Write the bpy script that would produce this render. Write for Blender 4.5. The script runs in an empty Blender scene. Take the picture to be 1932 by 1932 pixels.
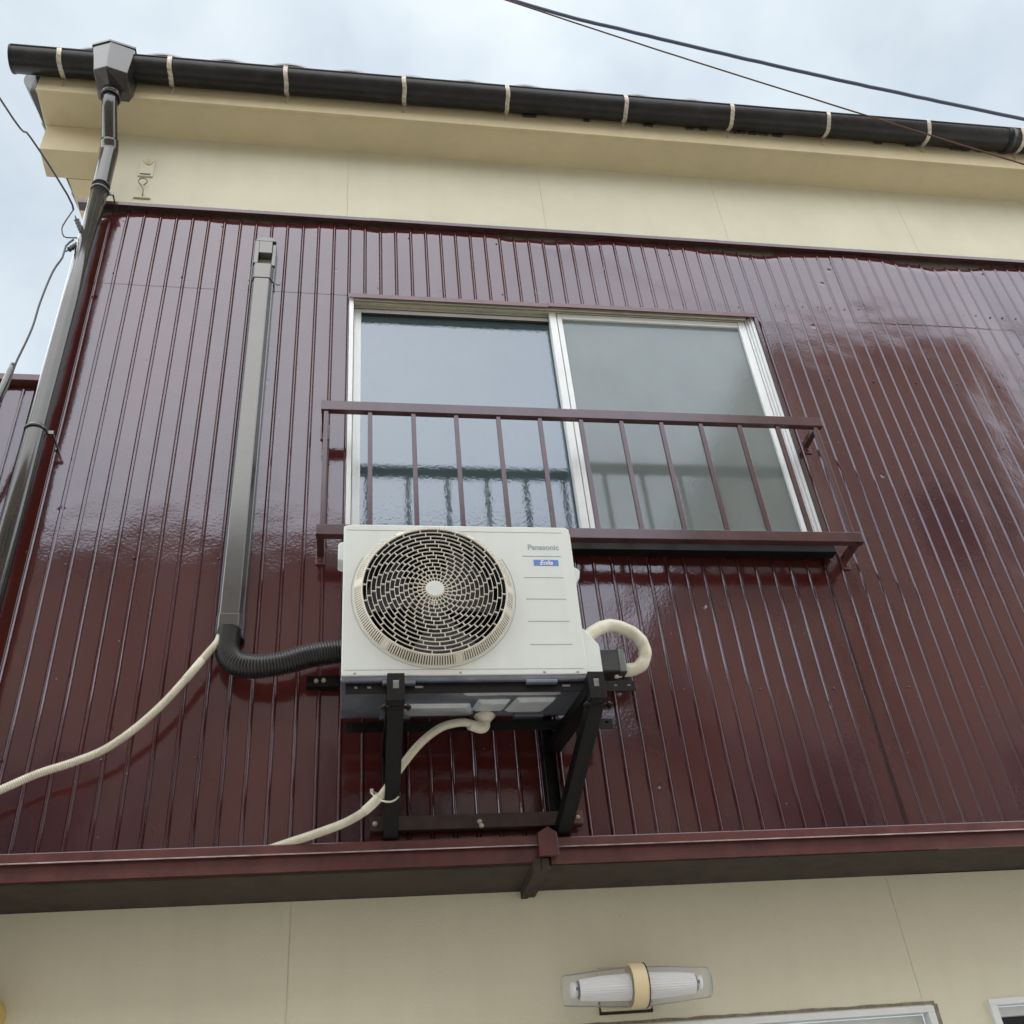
import bpy, math, random
from mathutils import Vector, Matrix, noise
random.seed(7)
S = bpy.context.scene
COL = S.collection

# ------------------------------------------------------------------ camera
CAM_R = Vector((0.98657516, -0.14060858, -0.08305829))
CAM_U = Vector((-0.01792473, -0.59876191, 0.80072647))
CAM_F = Vector((0.16232115, 0.78848805, 0.593244))
cam = bpy.data.cameras.new('camera'); camo = bpy.data.objects.new('camera', cam); COL.objects.link(camo)
cam.sensor_fit = 'HORIZONTAL'; cam.sensor_width = 36; cam.lens = 1903.69 / 1932 * 36
cam.clip_start = 0.05; cam.clip_end = 900
m = Matrix.Identity(4)
for i in range(3):
    m[i][0] = CAM_R[i]; m[i][1] = CAM_U[i]; m[i][2] = -CAM_F[i]
m[0][3], m[1][3], m[2][3] = 0.0059, -3.2257, 1.6
camo.matrix_world = m
S.camera = camo

# ------------------------------------------------------------------ sky
SUN_EL, SUN_AZ = math.radians(48), math.radians(-10)      # soft sun behind the clouds, in front of the facade
wd = bpy.data.worlds.new('World'); S.world = wd; wd.use_nodes = True
nt = wd.node_tree; nt.nodes.clear()
N = nt.nodes.new; LK = nt.links.new
out = N('ShaderNodeOutputWorld'); bg = N('ShaderNodeBackground'); bg.inputs[1].default_value = 0.1
sky = N('ShaderNodeTexSky'); sky.sky_type = 'NISHITA'; sky.sun_disc = False
sky.sun_elevation = SUN_EL; sky.sun_rotation = math.radians(180) - SUN_AZ; sky.dust_density = 3
tc = N('ShaderNodeTexCoord'); mp = N('ShaderNodeMapping'); mp.inputs['Scale'].default_value = (1, 1, 1.6); mp.inputs['Location'].default_value = (12.3, 9.1, 1.4)
n1 = N('ShaderNodeTexNoise'); n1.inputs['Scale'].default_value = 2.3; n1.inputs['Detail'].default_value = 7; n1.inputs['Roughness'].default_value = .52
n2 = N('ShaderNodeTexNoise'); n2.inputs['Scale'].default_value = 5.0; n2.inputs['Detail'].default_value = 5; n2.inputs['Distortion'].default_value = .4
cr = N('ShaderNodeValToRGB'); e = cr.color_ramp.elements
e[0].position = .34; e[0].color = (1.72, 1.96, 2.13, 1); e[1].position = .66; e[1].color = (2.42, 2.64, 2.74, 1)
cr2 = N('ShaderNodeValToRGB'); e = cr2.color_ramp.elements
e[0].position = .35; e[0].color = (.86, .88, .92, 1); e[1].position = .65; e[1].color = (1.04, 1.03, 1.02, 1)
mul = N('ShaderNodeMixRGB'); mul.blend_type = 'MULTIPLY'; mul.inputs[0].default_value = 1
mix = N('ShaderNodeMixRGB'); mix.inputs[0].default_value = .93
LK(tc.outputs['Generated'], mp.inputs[0]); LK(mp.outputs[0], n1.inputs[0]); LK(mp.outputs[0], n2.inputs[0])
LK(n1.outputs[0], cr.inputs[0]); LK(n2.outputs[0], cr2.inputs[0]); LK(cr.outputs[0], mul.inputs[1]); LK(cr2.outputs[0], mul.inputs[2])
LK(sky.outputs[0], mix.inputs[1]); LK(mul.outputs[0], mix.inputs[2]); LK(mix.outputs[0], bg.inputs[0]); LK(bg.outputs[0], out.inputs[0])
sun = bpy.data.lights.new('sun', 'SUN'); sun.energy = 1.5; sun.angle = math.radians(165); sun.color = (1, .995, .985)
suno = bpy.data.objects.new('sun', sun); COL.objects.link(suno)
sd = Vector((math.sin(SUN_AZ) * math.cos(SUN_EL), -math.cos(SUN_AZ) * math.cos(SUN_EL), math.sin(SUN_EL)))
suno.rotation_euler = sd.to_track_quat('Z', 'Y').to_euler()
S.render.engine = 'CYCLES'
v = S.view_settings; v.view_transform = 'Standard'; v.look = 'None'; v.gamma = 1; v.exposure = 1.95; v.use_curve_mapping = False

# ------------------------------------------------------------------ materials
TINT = (.74, .81, .95, 1)
def mat(name, col, rough=.5, ior=1.5, metal=0, noise_amt=0, noise_scale=6, bump=None, spec=None, col2=None, stretch=(1, 1, 1), bump2=None, trans=0, alpha=1, coat=0, tint=False, streak=0):
    M = bpy.data.materials.new(name); M.use_nodes = True
    t = M.node_tree; b = t.nodes['Principled BSDF']
    b.inputs['Base Color'].default_value = (*col, 1); b.inputs['Roughness'].default_value = rough
    b.inputs['IOR'].default_value = ior; b.inputs['Metallic'].default_value = metal
    b.inputs['Transmission Weight'].default_value = trans; b.inputs['Alpha'].default_value = alpha
    b.inputs['Coat Weight'].default_value = coat
    if tint: b.inputs['Specular Tint'].default_value = TINT
    if spec is not None: b.inputs['Specular IOR Level'].default_value = spec
    co = t.nodes.new('ShaderNodeTexCoord'); mpn = t.nodes.new('ShaderNodeMapping'); mpn.inputs['Scale'].default_value = stretch
    t.links.new(co.outputs['Object'], mpn.inputs[0])
    if noise_amt or col2:
        n = t.nodes.new('ShaderNodeTexNoise'); n.inputs['Scale'].default_value = noise_scale; n.inputs['Detail'].default_value = 6
        n.inputs['Roughness'].default_value = .6
        t.links.new(mpn.outputs[0], n.inputs[0])
        r = t.nodes.new('ShaderNodeValToRGB'); el = r.color_ramp.elements
        if col2: ca, cb = col, col2
        else: ca = tuple(c * (1 - noise_amt) for c in col); cb = tuple(min(1, c * (1 + noise_amt)) for c in col)
        el[0].position = .33; el[1].position = .67; el[0].color = (*ca, 1); el[1].color = (*cb, 1)
        t.links.new(n.outputs[0], r.inputs[0]); t.links.new(r.outputs[0], b.inputs['Base Color'])
    if streak:
        m2 = t.nodes.new('ShaderNodeMapping'); m2.inputs['Scale'].default_value = (7, 7, .7); t.links.new(co.outputs['Object'], m2.inputs[0])
        n = t.nodes.new('ShaderNodeTexNoise'); n.inputs['Scale'].default_value = 2.2; n.inputs['Detail'].default_value = 7; t.links.new(m2.outputs[0], n.inputs[0])
        r = t.nodes.new('ShaderNodeValToRGB'); el = r.color_ramp.elements; el[0].position = .48; el[1].position = .78
        el[0].color = (1, 1, 1, 1); el[1].color = (1 - streak, 1 - streak * 1.08, 1 - streak * 1.2, 1); t.links.new(n.outputs[0], r.inputs[0])
        mm = t.nodes.new('ShaderNodeMixRGB'); mm.blend_type = 'MULTIPLY'; mm.inputs[0].default_value = 1
        t.links.new(b.inputs['Base Color'].links[0].from_socket, mm.inputs[1]); t.links.new(r.outputs[0], mm.inputs[2]); t.links.new(mm.outputs[0], b.inputs['Base Color'])
    prev = None
    for bb in (bump, bump2):
        if not bb: continue
        sc, st, dist = bb[:3]
        n = t.nodes.new('ShaderNodeTexNoise'); n.inputs['Scale'].default_value = sc; n.inputs['Detail'].default_value = bb[3] if len(bb) > 3 else 3
        t.links.new(mpn.outputs[0], n.inputs[0])
        bp = t.nodes.new('ShaderNodeBump'); bp.inputs['Strength'].default_value = st; bp.inputs['Distance'].default_value = dist
        t.links.new(n.outputs[0], bp.inputs['Height'])
        if prev: t.links.new(prev.outputs[0], bp.inputs['Normal'])
        t.links.new(bp.outputs[0], b.inputs['Normal']); prev = bp
    return M

def siding_mat():
    M = mat('brown_enamel', (.083, .0175, .0145), rough=.075, ior=1.86, bump=(7, .8, .0020, 1), bump2=(95, .42, .0007, 2), tint=True)
    t = M.node_tree; b = t.nodes['Principled BSDF']; co = [n for n in t.nodes if n.type == 'MAPPING'][0]
    n = t.nodes.new('ShaderNodeTexNoise'); n.inputs['Scale'].default_value = 3; n.inputs['Detail'].default_value = 8
    mp2 = t.nodes.new('ShaderNodeMapping'); mp2.inputs['Scale'].default_value = (1, 1, .35); t.links.new(co.inputs[0].links[0].from_socket, mp2.inputs[0])
    t.links.new(mp2.outputs[0], n.inputs[0])
    r = t.nodes.new('ShaderNodeValToRGB'); el = r.color_ramp.elements
    el[0].position = .3; el[0].color = (.053, .0100, .0088, 1); el[1].position = .7; el[1].color = (.078, .0185, .0150, 1)
    t.links.new(n.outputs[0], r.inputs[0])
    # sparse pale specks (splashed paint and droppings)
    vo = t.nodes.new('ShaderNodeTexVoronoi'); vo.inputs['Scale'].default_value = 16; t.links.new(co.outputs[0], vo.inputs[0])
    n3 = t.nodes.new('ShaderNodeTexNoise'); n3.inputs['Scale'].default_value = 90; t.links.new(co.outputs[0], n3.inputs[0])
    ad = t.nodes.new('ShaderNodeMath'); ad.operation = 'MULTIPLY_ADD'; ad.inputs[1].default_value = .06; t.links.new(n3.outputs[0], ad.inputs[0]); t.links.new(vo.outputs['Distance'], ad.inputs[2])
    lt = t.nodes.new('ShaderNodeMath'); lt.operation = 'LESS_THAN'; lt.inputs[1].default_value = .058; t.links.new(ad.outputs[0], lt.inputs[0])
    mx = t.nodes.new('ShaderNodeMixRGB'); mx.inputs[2].default_value = (.33, .25, .22, 1)
    t.links.new(lt.outputs[0], mx.inputs[0]); t.links.new(r.outputs[0], mx.inputs[1]); t.links.new(mx.outputs[0], b.inputs['Base Color'])
    vd = t.nodes.new('ShaderNodeTexVoronoi'); vd.inputs['Scale'].default_value = 4.3; t.links.new(co.outputs[0], vd.inputs[0])
    md = t.nodes.new('ShaderNodeMapRange'); md.interpolation_type = 'SMOOTHSTEP'; md.inputs['From Min'].default_value = .0; md.inputs['From Max'].default_value = .085
    t.links.new(vd.outputs['Distance'], md.inputs[0])
    bd = t.nodes.new('ShaderNodeBump'); bd.inputs['Strength'].default_value = .8; bd.inputs['Distance'].default_value = .0022; t.links.new(md.outputs[0], bd.inputs['Height'])
    t.links.new(b.inputs['Normal'].links[0].from_socket, bd.inputs['Normal']); t.links.new(bd.outputs[0], b.inputs['Normal'])
    # satin variation
    n4 = t.nodes.new('ShaderNodeTexNoise'); n4.inputs['Scale'].default_value = 5; n4.inputs['Detail'].default_value = 4; t.links.new(mp2.outputs[0], n4.inputs[0])
    mr = t.nodes.new('ShaderNodeMapRange'); mr.inputs['To Min'].default_value = .05; mr.inputs['To Max'].default_value = .16
    t.links.new(n4.outputs[0], mr.inputs[0]); t.links.new(mr.outputs[0], b.inputs['Roughness'])
    return M

M_SID = siding_mat()
M_TRIM = mat('brown_trim_paint', (.118, .040, .035), rough=.26, ior=1.65, tint=True, noise_amt=.18, noise_scale=9, bump=(140, .3, .0004), streak=0.22)
M_HEM = mat('worn_edge_sky_glint', (.30, .22, .22), rough=.3, col2=(.62, .56, .58), noise_scale=14)  # worn paint on the fold, with the sky highlight painted into its pale colour
M_RAIL = mat('brown_rail_paint', (.075, .032, .030), rough=.2, ior=1.65, tint=True, noise_amt=.2, noise_scale=7, bump=(150, .35, .0004), streak=0.2)
M_BLACK = mat('black_bracket_paint', (.0045, .0038, .004), rough=.45, ior=1.35, noise_amt=.35, noise_scale=30, bump=(220, .4, .0003))
M_SOFFB = mat('dark_brown_soffit_board', (.045, .034, .024), rough=.8, noise_amt=.25, noise_scale=14)
M_CREAM = mat('cream_masonry_paint', (.57, .55, .425), rough=.62, noise_amt=.05, noise_scale=2.2, bump=(260, .35, .0006), streak=.03)
M_CREAM2 = mat('cream_soffit_paint', (.56, .49, .315), rough=.7, noise_amt=.06, noise_scale=3, bump=(200, .3, .0005), streak=0.05)
M_STUC = mat('cream_stucco', (.70, .675, .535), rough=.85, noise_amt=.03, noise_scale=2.6, bump=(150, .75, .0022), bump2=(28, .4, .002), streak=.03)
M_GUT = mat('dark_gutter_plastic', (.012, .011, .012), rough=.33, ior=1.42, noise_amt=.4, noise_scale=9, bump=(60, .2, .0006), streak=-0.9)
M_PIPE = mat('grey_brown_pipe_plastic', (.026, .024, .023), rough=.17, ior=1.72, noise_amt=.25, noise_scale=5, bump=(40, .25, .0005))
M_DUCTC = mat('duct_cover_plastic', (.050, .051, .052), rough=.18, ior=1.85, noise_amt=.15, noise_scale=8)
M_DUCT = mat('black_corrugated_plastic', (.014, .014, .015), rough=.32, ior=1.6)
M_STRAP = mat('pale_strap_metal', (.50, .46, .38), rough=.4, metal=.3, noise_amt=.35, noise_scale=60)
M_AC = mat('ac_ivory_paint', (.735, .785, .77), rough=.36, noise_amt=.025, noise_scale=4, bump=(500, .12, .0003), streak=0.07)
M_ACP = mat('ac_guard_plastic', (.73, .70, .61), rough=.42, noise_amt=.04, noise_scale=12, streak=0.15)
M_ACDARK = mat('ac_inner_black', (.038, .042, .058), rough=.35)
M_FAN = mat('fan_blade_grey', (.16, .175, .21), rough=.16)
M_PAN = mat('steel_base_pan', (.20, .22, .27), rough=.25, metal=.35, noise_amt=.25, noise_scale=7, bump=(50, .2, .0006))
M_PAN2 = mat('steel_pan_emboss_sheen', (.60, .63, .68), rough=.35, metal=.2, noise_amt=.12, noise_scale=14)  # same steel as the pan, light reflections put into the paler colour
M_HOSE = mat('ivory_hose_plastic', (.76, .73, .60), rough=.45, noise_amt=.08, noise_scale=10, streak=0.2)
M_TAPE = mat('ivory_pipe_tape', (.74, .71, .58), rough=.38, noise_amt=.06, noise_scale=14, bump=(60, .5, .001), streak=0.12)
M_ALU = mat('white_aluminium', (.74, .775, .79), rough=.3, noise_amt=.04, noise_scale=10)
M_ALU2 = mat('ivory_head_frame', (.50, .48, .38), rough=.45, noise_amt=.1, noise_scale=10)
M_GASK = mat('black_gasket', (.02, .022, .022), rough=.5)
M_TEXTG = mat('grey_print', (.36, .42, .46), rough=.5)
M_TEXTB = mat('blue_print', (.12, .25, .60), rough=.45)
M_WHITE = mat('white_print', (.85, .87, .9), rough=.5)
M_LINE = mat('panel_groove_grey', (.42, .42, .38), rough=.6)
M_LBODY = mat('lamp_ring_cream', (.84, .70, .45), rough=.4)
M_LPLATE = mat('lamp_base_cream', (.58, .52, .38), rough=.6)
M_TUBE = mat('white_lamp_tube', (.90, .92, .96), rough=.35)
M_DARKG = mat('dark_caulk', (.02, .02, .018), rough=.8)
M_WIRE = mat('grey_wire', (.05, .05, .055), rough=.5)
M_CABLE = mat('black_cable', (.02, .025, .05), rough=.5)
M_RUST = mat('rusty_wire', (.10, .045, .02), rough=.7)
M_TILE = mat('grey_roof_tile', (.24, .26, .27), rough=.4, noise_amt=.25, noise_scale=8)
M_PATCH = mat('grey_mortar_patch', (.23, .21, .165), rough=.9, noise_amt=.3, noise_scale=40, bump=(90, .6, .003))
M_ASPH = mat('pale_concrete_lane', (.52, .50, .46), rough=.9, noise_amt=.3, noise_scale=30, bump=(80, .6, .004))
M_CONC = mat('concrete', (.50, .48, .44), rough=.85, noise_amt=.15, noise_scale=5)

def glass_mat(name, col, ior, bsc, bst, bd):
    M = mat(name, col, rough=(.05 if ior > 1.8 else .11), ior=ior, tint=True, noise_amt=.10, noise_scale=2.2, bump=(bsc, bst, bd, 2), bump2=(230, .25, .0002), stretch=(1, 1, .8))
    return M
M_GLL = glass_mat('patterned_glass', (.060, .090, .098), 2.22, 110, .45, .0011)
M_GLR = glass_mat('patterned_glass_frosted', (.165, .195, .19), 1.62, 90, .3, .0008)
M_GLLOW = glass_mat('dark_glass', (.01, .014, .018), 1.6, 50, .2, .0004)
def clear_mat():
    M = bpy.data.materials.new('clear_acrylic'); M.use_nodes = True
    t = M.node_tree; t.nodes.clear(); o = t.nodes.new('ShaderNodeOutputMaterial')
    g = t.nodes.new('ShaderNodeBsdfGlossy'); g.inputs['Roughness'].default_value = .12; g.inputs['Color'].default_value = (.9, .92, .95, 1)
    tr = t.nodes.new('ShaderNodeBsdfTransparent'); tr.inputs[0].default_value = (.985, .988, .99, 1)
    d = t.nodes.new('ShaderNodeBsdfDiffuse'); d.inputs[0].default_value = (.85, .87, .9, 1)
    fr = t.nodes.new('ShaderNodeFresnel'); fr.inputs[0].default_value = 1.08
    m1 = t.nodes.new('ShaderNodeMixShader'); m2 = t.nodes.new('ShaderNodeMixShader'); m2.inputs[0].default_value = .16
    t.links.new(fr.outputs[0], m1.inputs[0]); t.links.new(tr.outputs[0], m1.inputs[1]); t.links.new(g.outputs[0], m1.inputs[2])
    t.links.new(m1.outputs[0], m2.inputs[1]); t.links.new(d.outputs[0], m2.inputs[2]); t.links.new(m2.outputs[0], o.inputs[0])
    return M
M_CLEAR = clear_mat()

# ------------------------------------------------------------------ mesh helpers
def woff(o):
    v = Vector((0, 0, 0))
    while o is not None: v = v + o.location; o = o.parent
    return v

class MB:
    """collects geometry in world coordinates and links it as one mesh object"""
    def __init__(s): s.v = []; s.f = []; s.sm = []
    def add(s, vs, fs, smooth=False):
        k = len(s.v); s.v += [tuple(p) for p in vs]; s.f += [tuple(k + i for i in f) for f in fs]; s.sm += [smooth] * len(fs); return s
    def box(s, x0, x1, y0, y1, z0, z1, mtx=None):
        vs = [Vector(p) for p in ((x0, y0, z0), (x1, y0, z0), (x1, y1, z0), (x0, y1, z0), (x0, y0, z1), (x1, y0, z1), (x1, y1, z1), (x0, y1, z1))]
        if mtx: vs = [mtx @ p for p in vs]
        return s.add(vs, [(0, 3, 2, 1), (4, 5, 6, 7), (0, 1, 5, 4), (1, 2, 6, 5), (2, 3, 7, 6), (3, 0, 4, 7)])
    def bar(s, a, b, w, h, up=(0, 0, 1)):
        a = Vector(a); b = Vector(b); d = (b - a).normalized(); u = Vector(up); r = d.cross(u).normalized(); u = r.cross(d)
        vs = [p + r * (i * w / 2) + u * (j * h / 2) for p in (a, b) for i, j in ((-1, -1), (1, -1), (1, 1), (-1, 1))]
        return s.add(vs, [(0, 1, 2, 3), (7, 6, 5, 4), (0, 4, 5, 1), (1, 5, 6, 2), (2, 6, 7, 3), (3, 7, 4, 0)])
    def prism(s, poly, axis, a, b):
        """poly: 2D points in the two other axes (order xyz without axis), extruded from a to b"""
        def P(p, t):
            l = list(p); l.insert(axis, t); return Vector(l)
        n = len(poly)
        vs = [P(p, a) for p in poly] + [P(p, b) for p in poly]
        return s.add(vs, [tuple(range(n))[::-1], tuple(range(n, 2 * n))] + [(i, (i + 1) % n, n + (i + 1) % n, n + i) for i in range(n)])
    def tube(s, path, rad, n=12, caps=True, smooth=True, flat=1.0):
        path = [Vector(p) for p in path]; K = len(path)
        R = rad if isinstance(rad, (list, tuple)) else [rad] * K
        d0 = (path[1] - path[0]).normalized(); ref = Vector((0, 0, 1)) if abs(d0.z) < .9 else Vector((0, 1, 0))
        nrm = d0.cross(ref).normalized(); vs = []
        for i, p in enumerate(path):
            d = (path[min(i + 1, K - 1)] - path[max(i - 1, 0)]).normalized()
            nrm = (nrm - d * nrm.dot(d)).normalized(); bn = d.cross(nrm)
            for k in range(n):
                a = 2 * math.pi * k / n; vs.append(p + (nrm * math.cos(a) + bn * (math.sin(a) * flat)) * R[i])
        fs = [(i * n + k, i * n + (k + 1) % n, (i + 1) * n + (k + 1) % n, (i + 1) * n + k) for i in range(K - 1) for k in range(n)]
        s.add(vs, fs, smooth)
        if caps:
            b0 = len(s.v) - len(vs)
            s.f.append(tuple(b0 + k for k in range(n))[::-1]); s.f.append(tuple(b0 + (K - 1) * n + k for k in range(n))); s.sm += [False, False]
        return s
    def ring(s, c, r, rad, axis=1, n=64, m=8, a0=0, a1=2 * math.pi, ry=None):
        closed = abs(a1 - a0 - 2 * math.pi) < 1e-6; K = n if closed else n + 1; c = Vector(c); vs = []
        ry = ry or rad
        for i in range(K):
            a = a0 + (a1 - a0) * i / n
            for j in range(m):
                b = 2 * math.pi * j / m; rr = r + rad * math.cos(b); h = ry * math.sin(b)
                if axis == 1: p = Vector((rr * math.cos(a), h, rr * math.sin(a)))
                elif axis == 0: p = Vector((h, rr * math.cos(a), rr * math.sin(a)))
                else: p = Vector((rr * math.cos(a), rr * math.sin(a), h))
                vs.append(c + p)
        fs = []
        for i in range(K if closed else K - 1):
            for j in range(m): fs.append((i * m + j, i * m + (j + 1) % m, ((i + 1) % K) * m + (j + 1) % m, ((i + 1) % K) * m + j))
        return s.add(vs, fs, True)
    def lathe(s, prof, c, axis=1, n=32, smooth=True):
        """prof: list of (radius, height along axis)"""
        vs = []; c = Vector(c)
        for r, h in prof:
            for k in range(n):
                a = 2 * math.pi * k / n
                if axis == 1: p = Vector((r * math.cos(a), h, r * math.sin(a)))
                elif axis == 0: p = Vector((h, r * math.cos(a), r * math.sin(a)))
                else: p = Vector((r * math.cos(a), r * math.sin(a), h))
                vs.append(c + p)
        fs = [(i * n + k, i * n + (k + 1) % n, (i + 1) * n + (k + 1) % n, (i + 1) * n + k) for i in range(len(prof) - 1) for k in range(n)]
        return s.add(vs, fs, smooth)
    def build(s, name, m, parent=None, bevel=0, kind=None, loc=None, seg=2, fixn=True):
        o = woff(parent) + (Vector(loc) if loc else Vector((0, 0, 0)))
        me = bpy.data.meshes.new(name); me.from_pydata([tuple(Vector(p) - o) for p in s.v], [], s.f)
        me.polygons.foreach_set('use_smooth', s.sm); me.update()
        if fixn:
            import bmesh
            bm = bmesh.new(); bm.from_mesh(me); bmesh.ops.recalc_face_normals(bm, faces=bm.faces); bm.to_mesh(me); bm.free()
        me.materials.append(m)
        ob = bpy.data.objects.new(name, me); COL.objects.link(ob)
        if loc: ob.location = loc
        if parent: ob.parent = parent
        if bevel:
            b = ob.modifiers.new('edge', 'BEVEL'); b.width = bevel; b.segments = seg; b.limit_method = 'ANGLE'; b.angle_limit = math.radians(40); b.harden_normals = False
        if kind: ob['kind'] = kind
        return ob

def tag(o, label, cat, group=None):
    o['label'] = label; o['category'] = cat
    if group: o['group'] = group
    return o
def thing(name, label, cat, loc, group=None):
    o = bpy.data.objects.new(name, None); COL.objects.link(o); o.location = loc; o.empty_display_size = .1
    return tag(o, label, cat, group)
def dup(o, parent, loc):
    c = o.copy(); COL.objects.link(c); c.parent = parent; c.location = loc; return c
def spline(pts, step=.01):
    P = [Vector(p) for p in pts]; P = [P[0] * 2 - P[1]] + P + [P[-1] * 2 - P[-2]]; res = []
    for i in range(1, len(P) - 2):
        n = max(2, int((P[i + 1] - P[i]).length / step))
        for k in range(n):
            t = k / n; a, b, c, d = P[i - 1:i + 3]
            res.append(.5 * ((2 * b) + (c - a) * t + (2 * a - 5 * b + 4 * c - d) * t * t + (3 * b - a - 3 * c + d) * t ** 3))
    res.append(P[-2]); return res
def resample(path, step):
    outp = [path[0]]; acc = 0
    for a, b in zip(path, path[1:]):
        L = (b - a).length
        if L == 0: continue
        t = step - acc
        while t <= L: outp.append(a + (b - a) * (t / L)); t += step
        acc = (acc + L) % step
    return outp

# ================================================================== SETTING
MB().add([(-80, -80, 0), (80, -80, 0), (80, 80, 0), (-80, 80, 0)], [(0, 1, 2, 3)]).build('ground', M_CONC, kind='structure')
MB().add([(-60, -4.0, .004), (60, -4.0, .004), (60, -.6, .004), (-60, -.6, .004)], [(0, 1, 2, 3)]).build('road', M_ASPH, kind='structure')

# ================================================================== HOUSE
PITCH = .075
house = thing('house', 'two-storey house with glossy brown ribbed metal siding between cream walls', 'house', (1.3, .3, 0))

def sheet(i0, i1, z0, z1, dy=0, x_extra=0.0, first=True):
    """one sheet of ribbed siding from rib i0 to rib i1"""
    px = []
    xs = i0 * PITCH
    for i in range(i0, i1 + 1):
        x = i * PITCH
        if i < i1 or first is True:
            px += [(x - .0082, 0), (x - .0074, .0013), (x - .0066, .0002), (x - .0043, -.0026), (x - .0016, -.0050), (x + .0016, -.0050), (x + .0043, -.0026), (x + .0066, .0002), (x + .0074, .0013), (x + .0082, 0)]
        if i < i1: px += [(x + .024, 0), (x + .0375, 0), (x + .051, 0)]
    px = [p for p in px if p[0] >= i0 * PITCH - .0083]
    nz = max(3, int((z1 - z0) / (.018 if z1 > 5.7 else .045))); vs = []; fs = []; W = len(px)
    for k in range(nz + 1):
        z = z0 + (z1 - z0) * k / nz
        for x, y in px:
            w = .0050 * noise.noise(Vector((x * 1.9, z * 1.1, 3.1))) + .0022 * noise.noise(Vector((x * 5.5, z * 2.6, 9.2)))
            top = max(0, z - (5.768 - .070 * (.5 + noise.noise(Vector((x * 2.1, 0, 5.5))) + .4 * noise.noise(Vector((x * 7, 0, 1.5))))) ); w += 2.1 * top * top
            vs.append((x, y + dy + w - .0005 * k / nz, z))
    for k in range(nz):
        for a in range(W - 1):
            fs.append((k * W + a, k * W + a + 1, (k + 1) * W + a + 1, (k + 1) * W + a))
    mb = MB(); mb.add(vs, fs, True); o = mb.build('siding_sheet', M_SID, house, fixn=False)
    o.data.set_sharp_from_angle(angle=math.radians(28))
    return o
ZT, ZB, ZL = 5.812, 2.675, 5.295
# upper row, lapped over the lower row
cuts = [-16, -6, 4, 14, 24, 34, 44, 55, 66]
for a, b in zip(cuts, cuts[1:]): sheet(a, b, ZL - .02, ZT, dy=-.0016 - .0011 * ((a // 10) % 2))
for a, b in ((-16, -8), (-8, 0)): sheet(a, b, ZB, ZL + .01, dy=-.0010 * ((a // 3) % 2))
for a, b in ((0, 9), (9, 18), (18, 26)): sheet(a, b, ZB, 3.86, dy=-.0008 * (a % 2))
# ribs either side of the right jamb need a partial sheet
cuts = [27, 36, 46, 56, 66]
sheet(26, 27, ZB, 3.86)
for a, b in zip(cuts, cuts[1:]): sheet(a, b, ZB, ZL + .01, dy=-.0010 * ((a // 9) % 2))
# flat strip beside right jamb
MB().box(1.985, 2.0195, -.001, .02, 3.86, ZL).build('jamb_flashing', M_SID, house)
# inner wall behind the sheets (with the window opening left free)
wb = MB(); wb.box(-1.222, -.0, .006, .16, 2.60, 5.83); wb.box(1.99, 5.0, .006, .16, 2.60, 5.83); wb.box(0.0, 1.99, .006, .16, 2.60, 3.89); wb.box(0.0, 1.99, .006, .16, 5.275, 5.83)
wb.build('siding_backing', M_SOFFB, house)
MB().box(-1.228, -1.222, -.004, 3.0, ZB, ZT).build('siding_return', M_SID, house)
MB().box(-1.236, -1.215, -.008, .03, ZB, ZT - .002).build('corner_trim', M_SID, house, bevel=.003)
# top cap flashing in lengths
for x0, x1 in ((-1.285, .10), (.10, 1.92), (1.92, 3.75), (3.75, 5.0)):
    dz = .002 if x0 in (.10, 3.75) else 0
    MB().prism([(.028, 5.842 + dz), (-.030, 5.828 + dz), (-.030, 5.806 + dz), (-.0275, 5.806 + dz), (-.0275, 5.818), (.028, 5.818)], 0, x0, x1).build('top_flashing', M_RAIL, house)
# window head drip caps
MB().prism([(0.02, 5.276), (-.030, 5.262), (-.030, 5.236), (-.027, 5.236), (-.027, 5.256), (.02, 5.262)], 0, 0.0, .955).build('head_flashing', M_TRIM, house)
MB().prism([(0.02, 5.279), (-.033, 5.265), (-.033, 5.239), (-.030, 5.239), (-.030, 5.259), (.02, 5.265)], 0, .945, 1.995).build('head_flashing', M_TRIM, house)
MB().box(0, 1.995, -.024, .03, 5.2565, 5.2615).build('head_flashing_return', M_TRIM, house)
# nail heads in rows
nl = MB()
def nails(x0, x1, z, step, jit=.006):
    x = x0
    while x < x1:
        if not (-.02 < x < 2.0 and 3.85 < z < 5.3):
            nl.lathe([(.0001, -.0042), (.003, -.0035), (.0045, -.0012), (.005, .003)], (x + random.uniform(-jit, jit), -.001, z + random.uniform(-.004, .004)), 1, 8)
        x += step
for z, x0, x1, st in ((4.86, 2.25, 4.6, .225), (4.45, 2.1, 4.6, .225), (4.02, 2.17, 4.6, .225), (3.22, 1.2, 4.5, .30), (3.78, -1.1, 0, .30), (3.0, -1.1, 0, .3), (5.37, 2.1, 4.6, .075), (5.34, -1.1, 2.0, .30), (5.72, -1.1, 4.5, .45)):
    nails(x0 + .0375, x1, z, st)
nl.build('nail_heads', M_SID, house, kind='stuff')

# cream upper wall panels with thin joints
xs = [-1.262, -.015, 1.015, 2.02, 3.14, 4.2, 5.0]
for a, b in zip(xs, xs[1:]): MB().box(a + .0006, b - .0006, .030, .09, 5.80, 6.49).build('upper_wall_panel', M_CREAM, house, bevel=.0008)
MB().box(-1.262, 5.0, .0325, .16, 5.83, 6.60).build('upper_wall_core', M_CREAM2, house)
MB().box(-1.262, -1.2, .09, 3.2, 5.80, 6.9).build('gable_wall', M_CREAM, house)
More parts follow.
